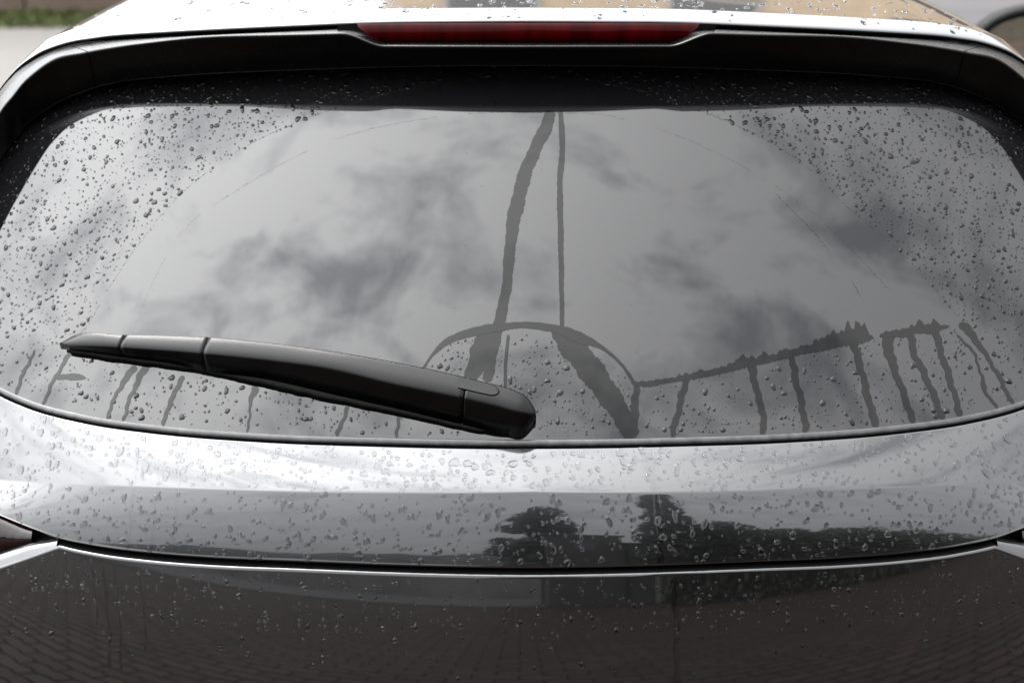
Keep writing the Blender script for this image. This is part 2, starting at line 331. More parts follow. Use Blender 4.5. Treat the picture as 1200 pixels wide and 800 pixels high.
# bumper with its thin bright lip; the shoulders drop away below the tail lamps
xs = np.linspace(-.80, .80, 280); rows = []
T0 = bumper(xs, np.zeros_like(xs))
for dy, dz_ in ((.0017, .0003), (.0009, .0002), (.0004, -.0001), (.0001, -.0006)): rows.append(T0 + np.array([0, dy, dz_]))
for v in (.0016, .003, .006, .01, .018, .03, .045, .06, .08, .1, .12, .15, .2, .26, .32, .38, .45): rows.append(bumper(xs, np.full_like(xs, v)))
grid_obj('bumper', rows, PAINT, car, flip=True)
xs = np.linspace(-.60, .60, 200)
T0 = bumper(xs, np.zeros_like(xs))
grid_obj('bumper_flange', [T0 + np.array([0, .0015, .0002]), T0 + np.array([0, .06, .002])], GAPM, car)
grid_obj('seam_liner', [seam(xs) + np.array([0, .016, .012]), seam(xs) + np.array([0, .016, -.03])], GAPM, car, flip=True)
for s in (-1, 1):              # shoulder facet and tail lamp at each corner
    ax = np.linspace(.465, .78, 30)
    lo = bumper(s * ax, np.zeros(30)) + np.array([0, .001, .0003])
    k = np.clip((ax - .465) / .03, 0, 1)[:, None]
    hi = lo + np.array([0, .003, .0035]) + k * np.array([0, .003, .0055])
    rows = [lo, lerp(lo, hi, .1), lerp(lo, hi, .5), hi, hi + np.array([0, .03, .001])]
    grid_obj('bumper_shoulder', rows, PAINT, car, flip=(s > 0))
    ax = np.linspace(.495, .78, 30)
    lo = bumper(s * ax, np.zeros(30)) + np.array([0, .012, .0092]); hi = seam(s * ax) + np.array([0, .014, -.004])
    hi[:, 2] = np.maximum(hi[:, 2], lo[:, 2] + .001)
    tl = grid_obj('tail_light', [lo + np.array([0, .02, -.004]), lo, lerp(lo, hi, .3) + np.array([0, -.004, 0]), lerp(lo, hi, .7) + np.array([0, -.004, 0]), hi, hi + np.array([0, .02, .002])], DARKRED, car, flip=(s < 0))
    tl['label'] = 'dark red tail light wedged under the tailgate corner'

# door mirror beyond the roof's right shoulder
mir = empty('door_mirror', (0, 0, 0), car)
mc = np.array([1.12, 2.98, -.427])
def ring(rx, rz, dy, n=48):
    a = np.linspace(0, 2 * math.pi, n + 1)[:-1]; ca, sa = np.cos(a), np.sin(a)
    X = np.sign(ca) * np.abs(ca) ** .9 * rx; Z = np.sign(sa) * np.abs(sa) ** .9 * rz
    return W(mc[0] + X, np.full(n, mc[1] + dy), mc[2] + Z)
grid_obj('mirror_glass', [ring(.0005, .0005, 0), ring(.07, .03, 0), ring(.150, .066, 0)], GREEN_GLASS, mir, closed=True, flip=True)
grid_obj('mirror_housing', [ring(.150, .066, .004), ring(.152, .068, -.006), ring(.166, .082, -.008), ring(.172, .088, .01), ring(.16, .083, .06), ring(.1, .05, .1), ring(.001, .001, .108)], RUBBER, mir, closed=True)
v, f = box_data(.80, 1.08, 2.99 - YB, 3.05 - YB, H - .47, H - .435); mesh_obj('mirror_foot', v, f, BLACK, mir, smooth=False)

# ------------------------------------------------------------------ the wiper, in window coordinates (x, t, h)
wiper = empty('rear_wiper', (0, 0, 0), car)
WT = half([(-.475,.076,.012),(-.462,.083,.016),(-.401,.089,.020),(-.316,.092,.022),(-.276,.090,.024),(-.165,.078,.026),(-.098,.066,.026),(-.048,.054,.026),(-.010,.042,.026),(.001,.035,.024),(.008,.026,.022)])
WR = half([(-.474,.073,.014),(-.460,.071,.019),(-.399,.073,.024),(-.314,.072,.027),(-.253,.068,.029),(-.189,.061,.031),(-.130,.048,.031),(-.064,.035,.031),(-.030,.027,.031),(-.005,.0195,.030),(.004,.018,.028)])
WL = half([(-.473,.071,.006),(-.441,.070,.006),(-.403,.068,.006),(-.349,.065,.006),(-.317,.060,.006),(-.259,.055,.005),(-.183,.040,.004),(-.115,.026,.004),(-.061,.013,.004),(-.018,.004,.004),(.003,.005,.005),(.009,.013,.005)])
def curve_at(P, x): return np.stack([x, pch(P[:, 0], P[:, 1])(x), pch(P[:, 0], P[:, 2])(x)], -1)
def G3(a): return glass(a[..., 0], a[..., 1], a[..., 2])
def wiper_loft(name, x0, x1, n, parent, m, round_end=0, skew=.006, shrink=0.0, low=None):
    xx = np.linspace(x0, x1, n); T, Rr, Lw = curve_at(WT, xx), curve_at(WR, xx), curve_at(low if low is not None else WL, xx)
    T[:, 0] += skew * .5; Lw[:, 0] -= skew * .5
    if round_end:
        k = np.sqrt(np.clip(1 - ((xx - (x1 - round_end)) / round_end).clip(0) ** 2, 0.0, 1))[:, None]
        mid = (T + Lw) / 2; mid[:, 2] = Rr[:, 2] * .6
        k = .25 + .75 * k
        T, Rr, Lw = mid + (T - mid) * k, mid + (Rr - mid) * k, mid + (Lw - mid) * k
    if shrink: T[:, 2] -= shrink; Rr[:, 2] -= shrink; Lw[:, 2] -= shrink
    def up(a, h): c_ = a.copy(); c_[:, 2] += h; return c_
    T0 = T.copy(); T0[:, 2] *= .3; T0[:, 1] -= .006
    L0 = Lw.copy(); L0[:, 1] += .004; L0[:, 2] *= .7
    sec = [T0, up(T, -.003), up(lerp(T, Rr, .04), .0008), up(lerp(T, Rr, .12), .0012), up(lerp(T, Rr, .5), .0022), up(lerp(T, Rr, .88), .0008), up(lerp(T, Rr, .96), -.0003), lerp(Rr, Lw, .04), lerp(Rr, Lw, .12), lerp(Rr, Lw, .5), Lw, L0]
    A = np.stack([G3(s_) for s_ in sec], 1)           # n x 12
    F = [f_[::-1] for f_ in grid_faces(n, 12, True)]
    V = list(A.reshape(-1, 3)); F.append(tuple(range(12))); F.append(tuple(range((n - 1) * 12, n * 12))[::-1])
    o = mesh_obj(name, V, F, m, parent)
    return o
wiper_loft('blade_end_cap', -.4725, -.4040, 24, wiper, WIPER)
wiper_loft('blade_holder', -.4030, -.3172, 24, wiper, WIPER)
arm = wiper_loft('wiper_arm', -.3160, -.0615, 60, wiper, WIPER)
wiper_loft('blade_core', -.45, -.058, 40, wiper, RUBBER, shrink=.0035)
wiper_loft('pivot_cap', -.0598, .0075, 40, wiper, WIPER, round_end=.016)
# tongue of the arm let into the cap's upper face
def tongue(name, m, parent, grow, h):
    pts = []; n = 14
    def top(x, k, hh): a = lerp(curve_at(WT, np.array([x]))[0], curve_at(WR, np.array([x]))[0], k); a[2] += hh; return a
    ol = [(-.066, .10 - grow * 8), ]
    ol = [(-.066, .08 - grow * 20), (-.045, .08 - grow * 20)] + [(-.0375 + (.0095 + grow) * math.sin(a_), .34 - (.26 + grow * 20) * math.cos(a_)) for a_ in np.linspace(.2, math.pi - .2, 10)] + [(-.045, .60 + grow * 20), (-.066, .60 + grow * 20)]
    up_ = [G3(np.array([top(x, k, h)]))[0] for x, k in ol]; dn = [G3(np.array([top(x, k, -.003)]))[0] for x, k in ol]
    n = len(ol); F = [tuple(range(n))] + [(i, i + n, (i + 1) % n + n, (i + 1) % n) for i in range(n)]
    mesh_obj(name, up_ + dn, F, m, parent, smooth=False)
tongue('groove_shade_plate', GAPM, wiper, .0014, .0026); tongue('arm_tongue', WIPER, wiper, 0.0, .0034)  # black plate under the tongue stands in for the shaded groove
# rubber lip with a ragged wet edge
xx = np.linspace(-.466, -.02, 240); lo = curve_at(half([(-.467,.066,.0),(-.404,.063,.0),(-.318,.057,.0),(-.270,.049,.0),(-.183,.033,.0),(-.115,.021,.0),(-.061,.009,.0),(-.015,.003,.0)]), xx)
lo[:, 1] += np.convolve(rng.normal(0, .0007, 244), np.ones(5) / 5, 'valid') ; lo[:, 2] = .0004
hi = curve_at(WL, xx); hi[:, 1] += .006; hi[:, 2] += .001; mid = lerp(lo, hi, .4); mid[:, 1] -= .0005; mid[:, 2] = .006
bk = lo.copy(); bk[:, 1] += .004
grid_obj('blade_rubber', [G3(bk), G3(lo), G3(mid), G3(hi)], RUBBER, wiper, flip=False)
# faint moulded mark on the left end of the spoiler
bc = bpy.data.curves.new('mark', 'FONT'); bc.body = 'ID'; bc.size = .009; bc.extrude = .0002
tmp = bpy.data.objects.new('tmp_mark', bc); C.objects.link(tmp); bpy.context.view_layer.update()
me = bpy.data.meshes.new_from_object(tmp.evaluated_get(bpy.context.evaluated_depsgraph_get())); bpy.data.objects.remove(tmp)
s_ = 11.6; bb_, ll_ = both(BEV, np.array([-s_]))[0], both(LOW, np.array([-s_]))[0]
b2_, l2_ = both(BEV, np.array([-s_ + .3]))[0], both(LOW, np.array([-s_ + .3]))[0]
p0 = (W(*bb_) + W(*ll_)) / 2; du = (W(*b2_) + W(*l2_)) / 2 - p0; dv = W(*bb_) - W(*ll_); n_ = nrm(np.cross(du, dv)); n_ = n_ if n_[1] < 0 else -n_
ex = nrm(np.array([1., 0, 0]) - n_ * n_[0]); ey = np.cross(n_, ex)
M = Matrix(((ex[0], ey[0], n_[0], 0), (ex[1], ey[1], n_[1], 0), (ex[2], ey[2], n_[2], 0), (0, 0, 0, 1)))
mk = bpy.data.objects.new('moulded_mark', me); C.objects.link(mk); me.materials.append(GAPM); mk.parent = sp
mk.matrix_local = Matrix.Translation(p0 + n_ * .0008) @ M

# ------------------------------------------------------------------ the ground and what the paint mirrors
def flat(name, x0, x1, y0, y1, z, m, label):
    o = mesh_obj(name, [(x0, y0, z), (x1, y0, z), (x1, y1, z), (x0, y1, z)], [(0, 1, 2, 3)], m, smooth=False)
    return tag(o, label, 'ground', kind='structure')
flat('ground', -400, 400, -400, 400, 0, ASPHALT, 'dark wet ground stretching away around the car')
flat('yard', -60, 3.2, 1.6, 13.6, .004, CONCRETE, 'pale blurred yard left of the roof')
# zigzag pavers behind the car
bed = flat('paving_bed', -15, 15, -19, 1.2, .0268, simple('joint_sand', (.004, .0035, .003), .9, spec=.05), 'dark sandy joints between the brown pavers mirrored in the bumper')
pv, pf, pt = [], [], []
PL, PW = .40, .20
def zig(x): return .017 * (2 * abs(((x / (PL / 2)) % 1) - .5) * 2 - 1)
for j, y in enumerate(np.arange(-18, 1.0, PW)):
    for x in np.arange(-14, 14, PL):
        if abs(x) > 7 and y > -1: continue
        xo = x + (PL / 2 if j % 2 else 0)
        bs = len(pv); up_ = []; g = .019; ge = .014; tilt = random.gauss(0, .0006)
        for q_ in (0, .25, .5, .75, 1): up_.append((xo + min(max(q_ * PL, ge), PL - ge), y + g + zig(xo + q_ * PL)))
        for q_ in (1, .75, .5, .25, 0): up_.append((xo + min(max(q_ * PL, ge), PL - ge), y + PW - g + zig(xo + q_ * PL)))
        zt = .03 + random.gauss(0, .0006)
        pv += [(a, b2, zt + tilt * (1 if i < 5 else -1)) for i, (a, b2) in enumerate(up_)] + [(a, b2, .003) for a, b2 in up_]
        pf.append(tuple(range(bs, bs + 10)))
        pf += [(bs + i, bs + 10 + i, bs + 10 + (i + 1) % 10, bs + (i + 1) % 10) for i in range(10)]
        tn = random.uniform(.7, 1.2); rd = random.choice((1, 1, 1.15)); pt += [(tn * rd, tn, tn * .97)] * 20
o = mesh_obj('pavers', pv, pf, PAVER, smooth=False)
at_ = o.data.color_attributes.new('tone', 'FLOAT_COLOR', 'POINT')
at_.data.foreach_set('color', np.c_[np.array(pt), np.ones(len(pt))].ravel())
tag(o, 'brown zigzag pavers mirrored in the bumper', 'pavers', kind='stuff')

def blades(name, x0, x1, y0, y1, n, hgt, label):
    V, F = [], []
    for _ in range(n):
        x, y = random.uniform(x0, x1), random.uniform(y0, y1); a = random.uniform(0, 6.28); h = hgt * random.uniform(.5, 1.2); wd = .02
        b0 = len(V); lx, ly = random.gauss(0, .06), random.gauss(0, .06)
        V += [(x - wd * math.cos(a), y - wd * math.sin(a), 0), (x + wd * math.cos(a), y + wd * math.sin(a), 0), (x + lx, y + ly, h)]; F.append((b0, b0 + 1, b0 + 2))
    o = mesh_obj(name, V, F, GRASS, smooth=False); return tag(o, label, 'grass', kind='stuff')
blades('grass', -16, 2, 12.35, 13.4, 20000, .07, 'blurred green verge along the foot of the brown wall')
# rough stone wall beyond the verge: courses of blocks
wl = empty('stone_wall', (-3.6, 13.5, 0)); tag(wl, 'blurred brown stone wall behind the green verge at top left', 'wall')
for r2 in range(6):
    x = -7.0
    while x < 2.6:
        l_ = random.uniform(.5, 1.1); d_ = random.uniform(0, .06)
        v, f = box_data(x, x + l_ - .03, -d_, .5, r2 * .25 + .01, r2 * .25 + .24)
        mesh_obj('stone', v, f, EARTH, wl, smooth=False); x += l_
v, f = box_data(-7, 2.7, .06, .46, 0, 1.5); mesh_obj('mortar_core', v, f, EARTH, wl, smooth=False)

def house(name, loc, wx, wy, hz, mw, label, cols, rows_, ww, wh, rot=0, flip=False):
    h = empty(name, loc); h.rotation_euler.z = rot; tag(h, label, 'house')
    v, f = box_data(-wx / 2, wx / 2, 0, wy, 0, hz); mesh_obj('wall', v, f, mw, h, smooth=False)
    rv = [(-wx/2-.4, -.4, hz+.003), (wx/2+.4, -.4, hz+.003), (wx/2+.4, wy+.4, hz+.003), (-wx/2-.4, wy+.4, hz+.003), (-wx/2-.4, wy/2, hz+2.2), (wx/2+.4, wy/2, hz+2.2)]
    mesh_obj('roof', rv, [(0, 1, 5, 4), (2, 3, 4, 5), (0, 4, 3), (1, 2, 5), (0, 3, 2, 1)], ROOFT, h, smooth=False)
    for i in range(cols):
        for j in range(rows_):
            cx = -wx / 2 + wx * (i + .5) / cols; cz = hz * (j + .52) / rows_
            fr = empty('window', (cx, 0, cz), h)
            v, f = box_data(-ww/2, ww/2, -.02, .02, -wh/2, wh/2); mesh_obj('pane', v, f, WINDOW, fr, smooth=False)
            for a in ((-ww/2-.09, -ww/2, -wh/2-.09, wh/2+.09), (ww/2, ww/2+.09, -wh/2-.09, wh/2+.09), (-ww/2, ww/2, wh/2, wh/2+.09), (-ww/2, ww/2, -wh/2-.09, -wh/2)):
                v, f = box_data(a[0], a[1], -.06, .02, a[2], a[3]); mesh_obj('frame', v, f, FRAMEW, fr, smooth=False)
    return h
house('ochre_house', (8.4, 26, 0), 22, 9, 7.6, PLASTER, 'ochre house mirrored in the right half of the wet roof', 5, 2, 1.7, 1.6)
def block(name, loc, parts, label):
    h = empty(name, loc); tag(h, label, 'building')
    for k, b_ in enumerate(parts):
        v, f = box_data(*b_); mesh_obj('wall', v, f, PLASTER2, h, smooth=False)
        v, f = box_data(b_[0] - .15, b_[1] + .15, b_[2] - .15, b_[3] + .15, b_[5] + .003, b_[5] + .16); mesh_obj('flat_roof', v, f, ROOFT, h, smooth=False)
        n_ = max(1, int((b_[1] - b_[0]) / 1.4))
        for c_ in range(n_):
            cx = b_[0] + (b_[1] - b_[0]) * (c_ + .5) / n_
            v, f = box_data(cx - .35, cx + .35, b_[3] + .002, b_[3] + .03, b_[5] - 1.9, b_[5] - .8); mesh_obj('window', v, f, WINDOW, h, smooth=False)
block('flat_building', (2.5, -19, 0), [(-1.6, 1.0, -5, 0, 0, 5.3), (1.03, 2.1, -4, -.2, 0, 4.4)], 'dark flat-roofed building mirrored in the tailgate face left of the conifer')
# low far bank on the left of the mirrored view
BANKM = noisy(simple('far_wooded_bank', (0.04, 0.042, 0.04), 0.9, spec=.1), .6, (0.035, 0.036, 0.037), (0.07, 0.07, 0.07))
def terrain():
    xs_ = np.linspace(-60, 60, 80); V = []
    for yy, k in ((-34, 0), (-37, .7), (-40, 1), (-60, 1.1)):
        for x in xs_: V.append((x, yy, k * (5.6 + .5 * math.sin(x * .13) + .35 * math.sin(x * .41) + .2 * math.sin(x * 1.3))))
    o = mesh_obj('bank', V, grid_faces(4, 80), BANKM); tag(o, 'low dark bank mirrored along the lower tailgate', 'bank', kind='structure')
terrain()
# trees: trunk, limbs, leaf-sized faces spread through an uneven crown
def tree(loc, h, rw, label, nl=15000, conical=False, seed=0, trunk=.3):
    rd = random.Random(seed); tr = empty('tree', loc); tag(tr, label, 'tree', 'trees mirrored in the wet paint')
    V, F = [], []
    def limb(p, q, r0, r1):
        b0 = len(V); d = Vector(q) - Vector(p); e1 = d.orthogonal().normalized(); e2 = d.normalized().cross(e1)
        for c_, r in ((Vector(p), r0), (Vector(q), r1)):
            for k in range(7): a = k * 2 * math.pi / 7; V.append(tuple(c_ + e1 * r * math.cos(a) + e2 * r * math.sin(a)))
        for k in range(7): F.append((b0 + k, b0 + (k + 1) % 7, b0 + 7 + (k + 1) % 7, b0 + 7 + k))
    limb((0, 0, 0), (rd.uniform(-.2, .2), rd.uniform(-.2, .2), h * .75), trunk * .5, trunk * .14)
    cl = []
    for k in range(64):
        u = rd.uniform(.22, 1.0); a = rd.uniform(0, 6.283)
        rr_ = rw * ((1.05 - u) * 1.15 if conical else math.sin(math.pi * min(1, u * .82 + .12)) ** .7) * rd.uniform(.45, 1)
        c_ = (rr_ * math.cos(a), rr_ * math.sin(a), h * u); cl.append((c_, rw * rd.uniform(.2, .4)))
        limb((0, 0, h * u * .7), c_, trunk * .1, trunk * .03)
    mesh_obj('trunk', V, F, BARK, tr)
    V2, F2 = [], []
    for k in range(nl):
        c_, r = rd.choice(cl); s_ = rd.uniform(.1, .2)
        g = Vector((rd.gauss(0, 1), rd.gauss(0, 1), rd.gauss(0, 1.2))).normalized() * r * rd.random() ** .4
        p = Vector(c_) + g; a = Vector((rd.gauss(0, 1), rd.gauss(0, 1), rd.gauss(0, 1))).normalized(); b_ = a.orthogonal().normalized() * s_ * .5; a = a * s_
        b0 = len(V2); V2 += [tuple(p - a), tuple(p + b_), tuple(p + a), tuple(p - b_)]; F2.append((b0, b0 + 1, b0 + 2, b0 + 3))
    mesh_obj('crown', V2, F2, LEAF, tr, smooth=False)
for i, (x, y, h, rw, con, lb) in enumerate([
        (4.9, -17, 10.5, 1.5, True, 'tall dark conifer mirrored right of the middle of the tailgate'),
        (7.0, -18, 6.6, 2.2, False, 'round dark tree mirrored beside the conifer'),
        (10.4, -20, 6.0, 3.0, False, 'broad low tree mirrored in the right of the tailgate'),
        (14.6, -21, 6.2, 3.2, False, 'bushy tree mirrored near the tailgate\'s right end'),
        (0.9, -22, 9.6, 2.0, False, 'leafy tree mirrored above the flat-roofed building'),
        (20.0, -23, 6.0, 3.2, False, 'small tree mirrored at the tailgate\'s right corner')]):
    tree((x, y, 0), h, rw, lb, conical=con, seed=40 + i)

# clipped hedge in front of the trees
hd = empty('hedge', (12.5, -15.5, 0)); tag(hd, 'dark clipped hedge mirrored in the bumper below the right-hand trees', 'hedge')
V2, F2 = [], []
for k in range(16000):
    p = Vector((random.uniform(-8.5, 9), random.uniform(-.5, .5), 1.5 * random.random() ** .6 + random.gauss(0, .08))); a = Vector((random.gauss(0, 1), random.gauss(0, 1), random.gauss(0, 1))).normalized() * .1; b_ = a.orthogonal() * .6
    b0 = len(V2); V2 += [tuple(p - a), tuple(p + b_), tuple(p + a), tuple(p - b_)]; F2.append((b0, b0 + 1, b0 + 2, b0 + 3))
mesh_obj('foliage', V2, F2, LEAF, hd, smooth=False)

# ------------------------------------------------------------------ water on the window: runs and films (x, t, width)
FILMS = {
    'main': [(0.0258,0.3660,0.0127),(0.0210,0.3455,0.0135),(0.0137,0.3303,0.0135),(-0.0017,0.2903,0.0142),(-0.0097,0.2558,0.0150),(-0.0150,0.2266,0.0131),(-0.0176,0.1978,0.0113),(-0.0210,0.1599,0.0103),(-0.0261,0.1319,0.0111),(-0.0320,0.1088,0.0127),(-0.0369,0.0813,0.0118),(-0.0394,0.0604,0.0101)],
    'thin_main': [(0.0366,0.3659,0.0054),(0.0379,0.3252,0.0063),(0.0346,0.2753,0.0062),(0.0348,0.2265,0.0061),(0.0350,0.1693,0.0052),(0.0352,0.1152,0.0043)],
    'left_wedge': [(-0.0406,0.1189,0.0068),(-0.0447,0.1059,0.0136),(-0.0497,0.0857,0.0161),(-0.0546,0.0675,0.0152),(-0.0570,0.0602,0.0101)],
    'thin_inner': [(-0.0184,0.1116,0.0034),(-0.0209,0.0859,0.0034),(-0.0217,0.0542,0.0034)],
    'right_wedge': [(0.0259,0.1171,0.0102),(0.0360,0.1097,0.0221),(0.0510,0.0903,0.0263),(0.0691,0.0637,0.0253),(0.0838,0.0400,0.0218),(0.0950,0.0201,0.0192),(0.1029,0.0013,0.0158)],
    'drop_right': [(0.1078,0.0576,0.0068),(0.1053,0.0306,0.0076),(0.1029,0.0013,0.0067)],
    'd1': [(0.1589,0.0635,0.0068),(0.1511,0.0384,0.0068),(0.1405,0.0012,0.0059)],
    'd2': [(0.2229,0.0738,0.0095),(0.2267,0.0490,0.0069),(0.2314,0.0261,0.0068),(0.2318,0.0018,0.0068)],
    'd3': [(0.2641,0.0782,0.0070),(0.2690,0.0467,0.0069),(0.2727,0.0238,0.0069),(0.2739,0.0030,0.0077)],
    'd4': [(0.3290,0.0919,0.0098),(0.3368,0.0561,0.0071),(0.3407,0.0283,0.0080),(0.3474,0.0014,0.0079)],
    'd5': [(0.3663,0.0931,0.0145),(0.3680,0.0723,0.0099),(0.3746,0.0458,0.0072),(0.3799,0.0251,0.0072),(0.3851,0.0027,0.0072)],
    'd6': [(0.3916,0.0986,0.0092),(0.3925,0.0797,0.0073),(0.4025,0.0508,0.0073),(0.4102,0.0269,0.0073),(0.4171,0.0042,0.0073)],
    'd7': [(0.4186,0.0983,0.0084),(0.4219,0.0772,0.0074),(0.4268,0.0532,0.0074),(0.4318,0.0295,0.0064),(0.4359,0.0068,0.0073)],
    'd8': [(0.4415,0.0924,0.0023),(0.4572,0.0719,0.0028),(0.4636,0.0448,0.0028),(0.4650,0.0325,0.0056),(0.4671,0.0257,0.0038),(0.4768,0.0116,0.0038)],
    'd9': [(0.4477,0.1052,0.0047),(0.4510,0.1010,0.0104),(0.4671,0.0747,0.0057),(0.4825,0.0428,0.0047),(0.4945,0.0151,0.0048)],
    'l1': [(-0.4587,0.0917,0.0024),(-0.4701,0.0658,0.0047),(-0.4817,0.0410,0.0038),(-0.4924,0.0172,0.0038)],
    'l2': [(-0.5071,0.0684,0.0029),(-0.5161,0.0464,0.0039),(-0.5245,0.0264,0.0039)],
    'l3': [(-0.3970,0.0625,0.0073),(-0.4000,0.0557,0.0073),(-0.4110,0.0361,0.0045),(-0.4220,0.0166,0.0027)],
    'l4': [(-0.3827,0.0665,0.0072),(-0.3873,0.0568,0.0072),(-0.3963,0.0347,0.0045),(-0.4042,0.0119,0.0036)],
    'l5': [(-0.3457,0.0555,0.0053),(-0.3500,0.0422,0.0053),(-0.3574,0.0224,0.0044),(-0.3616,0.0084,0.0044)],
    'l6': [(-0.2695,0.0495,0.0087),(-0.2717,0.0420,0.0069),(-0.2736,0.0310,0.0035),(-0.2747,0.0201,0.0026)],
    'l7': [(-0.1761,0.0339,0.0042),(-0.1806,0.0176,0.0042),(-0.1860,0.0031,0.0042)],
    'l8': [(-0.1253,0.0275,0.0042),(-0.1267,0.0140,0.0033),(-0.1272,0.0016,0.0042)],
    'patch': [(-0.4825,0.0399,0.0038),(-0.4723,0.0425,0.0066),(-0.4536,0.0440,0.0056),(-0.4479,0.0437,0.0019)],
    'tide1': [(0.1027,0.0586,0.0034),(0.1196,0.0582,0.0076),(0.1367,0.0605,0.0059),(0.1623,0.0643,0.0068),(0.1969,0.0712,0.0086),(0.2145,0.0769,0.0121),(0.2318,0.0780,0.0078),(0.2584,0.0840,0.0096),(0.2807,0.0884,0.0097),(0.2986,0.0911,0.0115),(0.3214,0.0971,0.0152),(0.3349,0.0981,0.0161),(0.3466,0.0973,0.0090),(0.3520,0.0960,0.0027)],
    'tide2': [(0.3585,0.0974,0.0036),(0.3714,0.0992,0.0073),(0.3853,0.1001,0.0119),(0.3993,0.1018,0.0092),(0.4152,0.1014,0.0121),(0.4275,0.1022,0.0056),(0.4350,0.1025,0.0028)],
    'arcline': [(-0.1036,0.0722,0.0025),(-0.0954,0.0869,0.0030),(-0.0829,0.1009,0.0060),(-0.0660,0.1103,0.0085),(-0.0363,0.1180,0.0094),(-0.0065,0.1218,0.0068),(0.0233,0.1190,0.0085),(0.0530,0.1077,0.0119),(0.0740,0.0973,0.0042),(0.0948,0.0769,0.0030),(0.1069,0.0558,0.0034)],
}
FL = {
 'main': 'broad dark water run winding down the middle of the rear window',
 'thin_main': 'narrow dark water run just right of the broad middle one',
 'left_wedge': 'short wide water run inside the small arc, nearest the wiper cap',
 'thin_inner': 'thinnest short water run inside the small arc, right of the wiper cap',
 'right_wedge': 'wide slanting water run falling right from the small arc to the window edge',
 'drop_right': 'straight water run from the small arc\'s right foot to the window edge',
 'd1': 'first drip run below the ragged tide line, leaning left',
 'd2': 'second drip run from the left below the ragged tide line',
 'd3': 'third drip run from the left below the ragged tide line',
 'd4': 'drip run under the thick right end of the ragged tide line',
 'd5': 'wide-headed drip run just right of the gap in the tide line',
 'd6': 'middle drip run of the three below the short right tide line',
 'd7': 'rightmost drip run of the three below the short right tide line',
 'd8': 'hair-thin broken drip run at the lower right of the window',
 'd9': 'outermost drip run at the lower right, with a blob at its head',
 'l1': 'thin water run past the wiper\'s tip to the lower left edge',
 'l2': 'leftmost short water run at the window\'s lower left corner',
 'l3': 'left one of two smeared runs under the wiper\'s outer end',
 'l4': 'right one of two smeared runs under the wiper\'s outer end',
 'l5': 'crooked water run under the wiper blade\'s first joint',
 'l6': 'short tapering water run under the middle of the wiper',
 'l7': 'slanting water run under the wiper arm, left of its cap',
 'l8': 'last water run under the wiper arm, next to its cap',
 'patch': 'small flat smear of water left below the wiper\'s tip',
 'tide1': 'long ragged tide line of water rising to the right on the window',
 'tide2': 'short ragged tide line of water beyond the long one',
 'arcline': 'curved film of water along the small arc above the wiper cap',
}
crt = car.matrix_basis
def free(o): o.location = Vector(o.location) + Vector((XC, YB, 0)); return o      # car coordinates -> world, top level
def film(key, pts, h0):
    P = np.array(pts)
    if P[-1, 1] < .035 and P[-1, 1] > -.05 and len(P) < 12: P[-1, 1] = float(gb(P[-1, 0])) + .0008
    if key in ('d1', 'd2', 'd3', 'd4', 'd5', 'd6', 'd7'): P[0, 1] += .005
    d = np.r_[0, np.cumsum(np.hypot(*np.diff(P[:, :2], axis=0).T))]
    n = max(12, int(d[-1] / .0016)); u = np.linspace(0, d[-1], n)
    cx, ct, wd = (pch(d, P[:, i])(u) for i in range(3))
    wd = np.maximum(wd, .0012)
    tx, tt = np.gradient(cx), np.gradient(ct); ln = np.hypot(tx, tt); nx, nt_ = -tt / ln, tx / ln
    wob = .0007 * np.sin(u * 210 + rng.uniform(0, 6)) + .0005 * np.sin(u * 520 + rng.uniform(0, 6))
    if key[0] in 'dl': cx = cx + wob
    rag = .5 if key.startswith('tide') else .2
    def nzv(k, amp):
        a = np.zeros(n)
        for f_, am in ((900, .5), (2100, .35), (4200, .25)) if rag > .3 else ((180, .5), (520, .3), (1500, .25)): a += am * np.sin(u * f_ * rng.uniform(.7, 1.3) + rng.uniform(0, 6)) * rng.uniform(.4, 1.2, n)
        return a * amp
    wl_ = wd * .5 * (1 + nzv(0, rag)); wr_ = wd * .5 * (1 + nzv(1, rag * (.35 if rag > .3 else 1)))
    end = np.minimum(1, np.minimum(u, d[-1] - u) / .003 + .25); wl_ *= end; wr_ *= end
    if rag > .3:                                    # small teeth combed upwards by the blade
        tth = np.interp(u, np.linspace(0, d[-1], n // 3), rng.random(n // 3) ** 2.2 * 1.5); wl_ *= .65 + tth
    rows = []
    tk = .00007
    for k, hh in ((1, tk), (.5, tk), (0, tk), (-.5, tk), (-1, tk)):
        wv_ = wl_ if k > 0 else wr_
        rows.append(glass(cx + nx * wv_ * k, ct + nt_ * wv_ * k, h0 + hh))
    o = grid_obj('water_run' if not key.startswith(('tide', 'arc', 'patch')) else 'water_film', rows, WET_GLASS)
    return tag(free(o), FL[key], 'water')
for i, (k, v) in enumerate(FILMS.items()): film(k, v, .00002 + .000012 * i)
# beaded traces left by the ends of the blade
OUTER = [(-.507,.068),(-.459,.093),(-.437,.138),(-.408,.194),(-.358,.266),(-.288,.325),(-.215,.362),(-.1,.398),(0,.408),(.1,.396),(.203,.356),(.257,.326),(.301,.289),(.334,.248),(.394,.185),(.427,.139),(.451,.103)]
INNER = [(-.403,.098),(-.389,.146),(-.358,.217),(-.293,.274),(-.205,.328),(-.069,.361),(.057,.363),(.156,.336),(.227,.297),(.288,.250),(.339,.193),(.388,.127)]

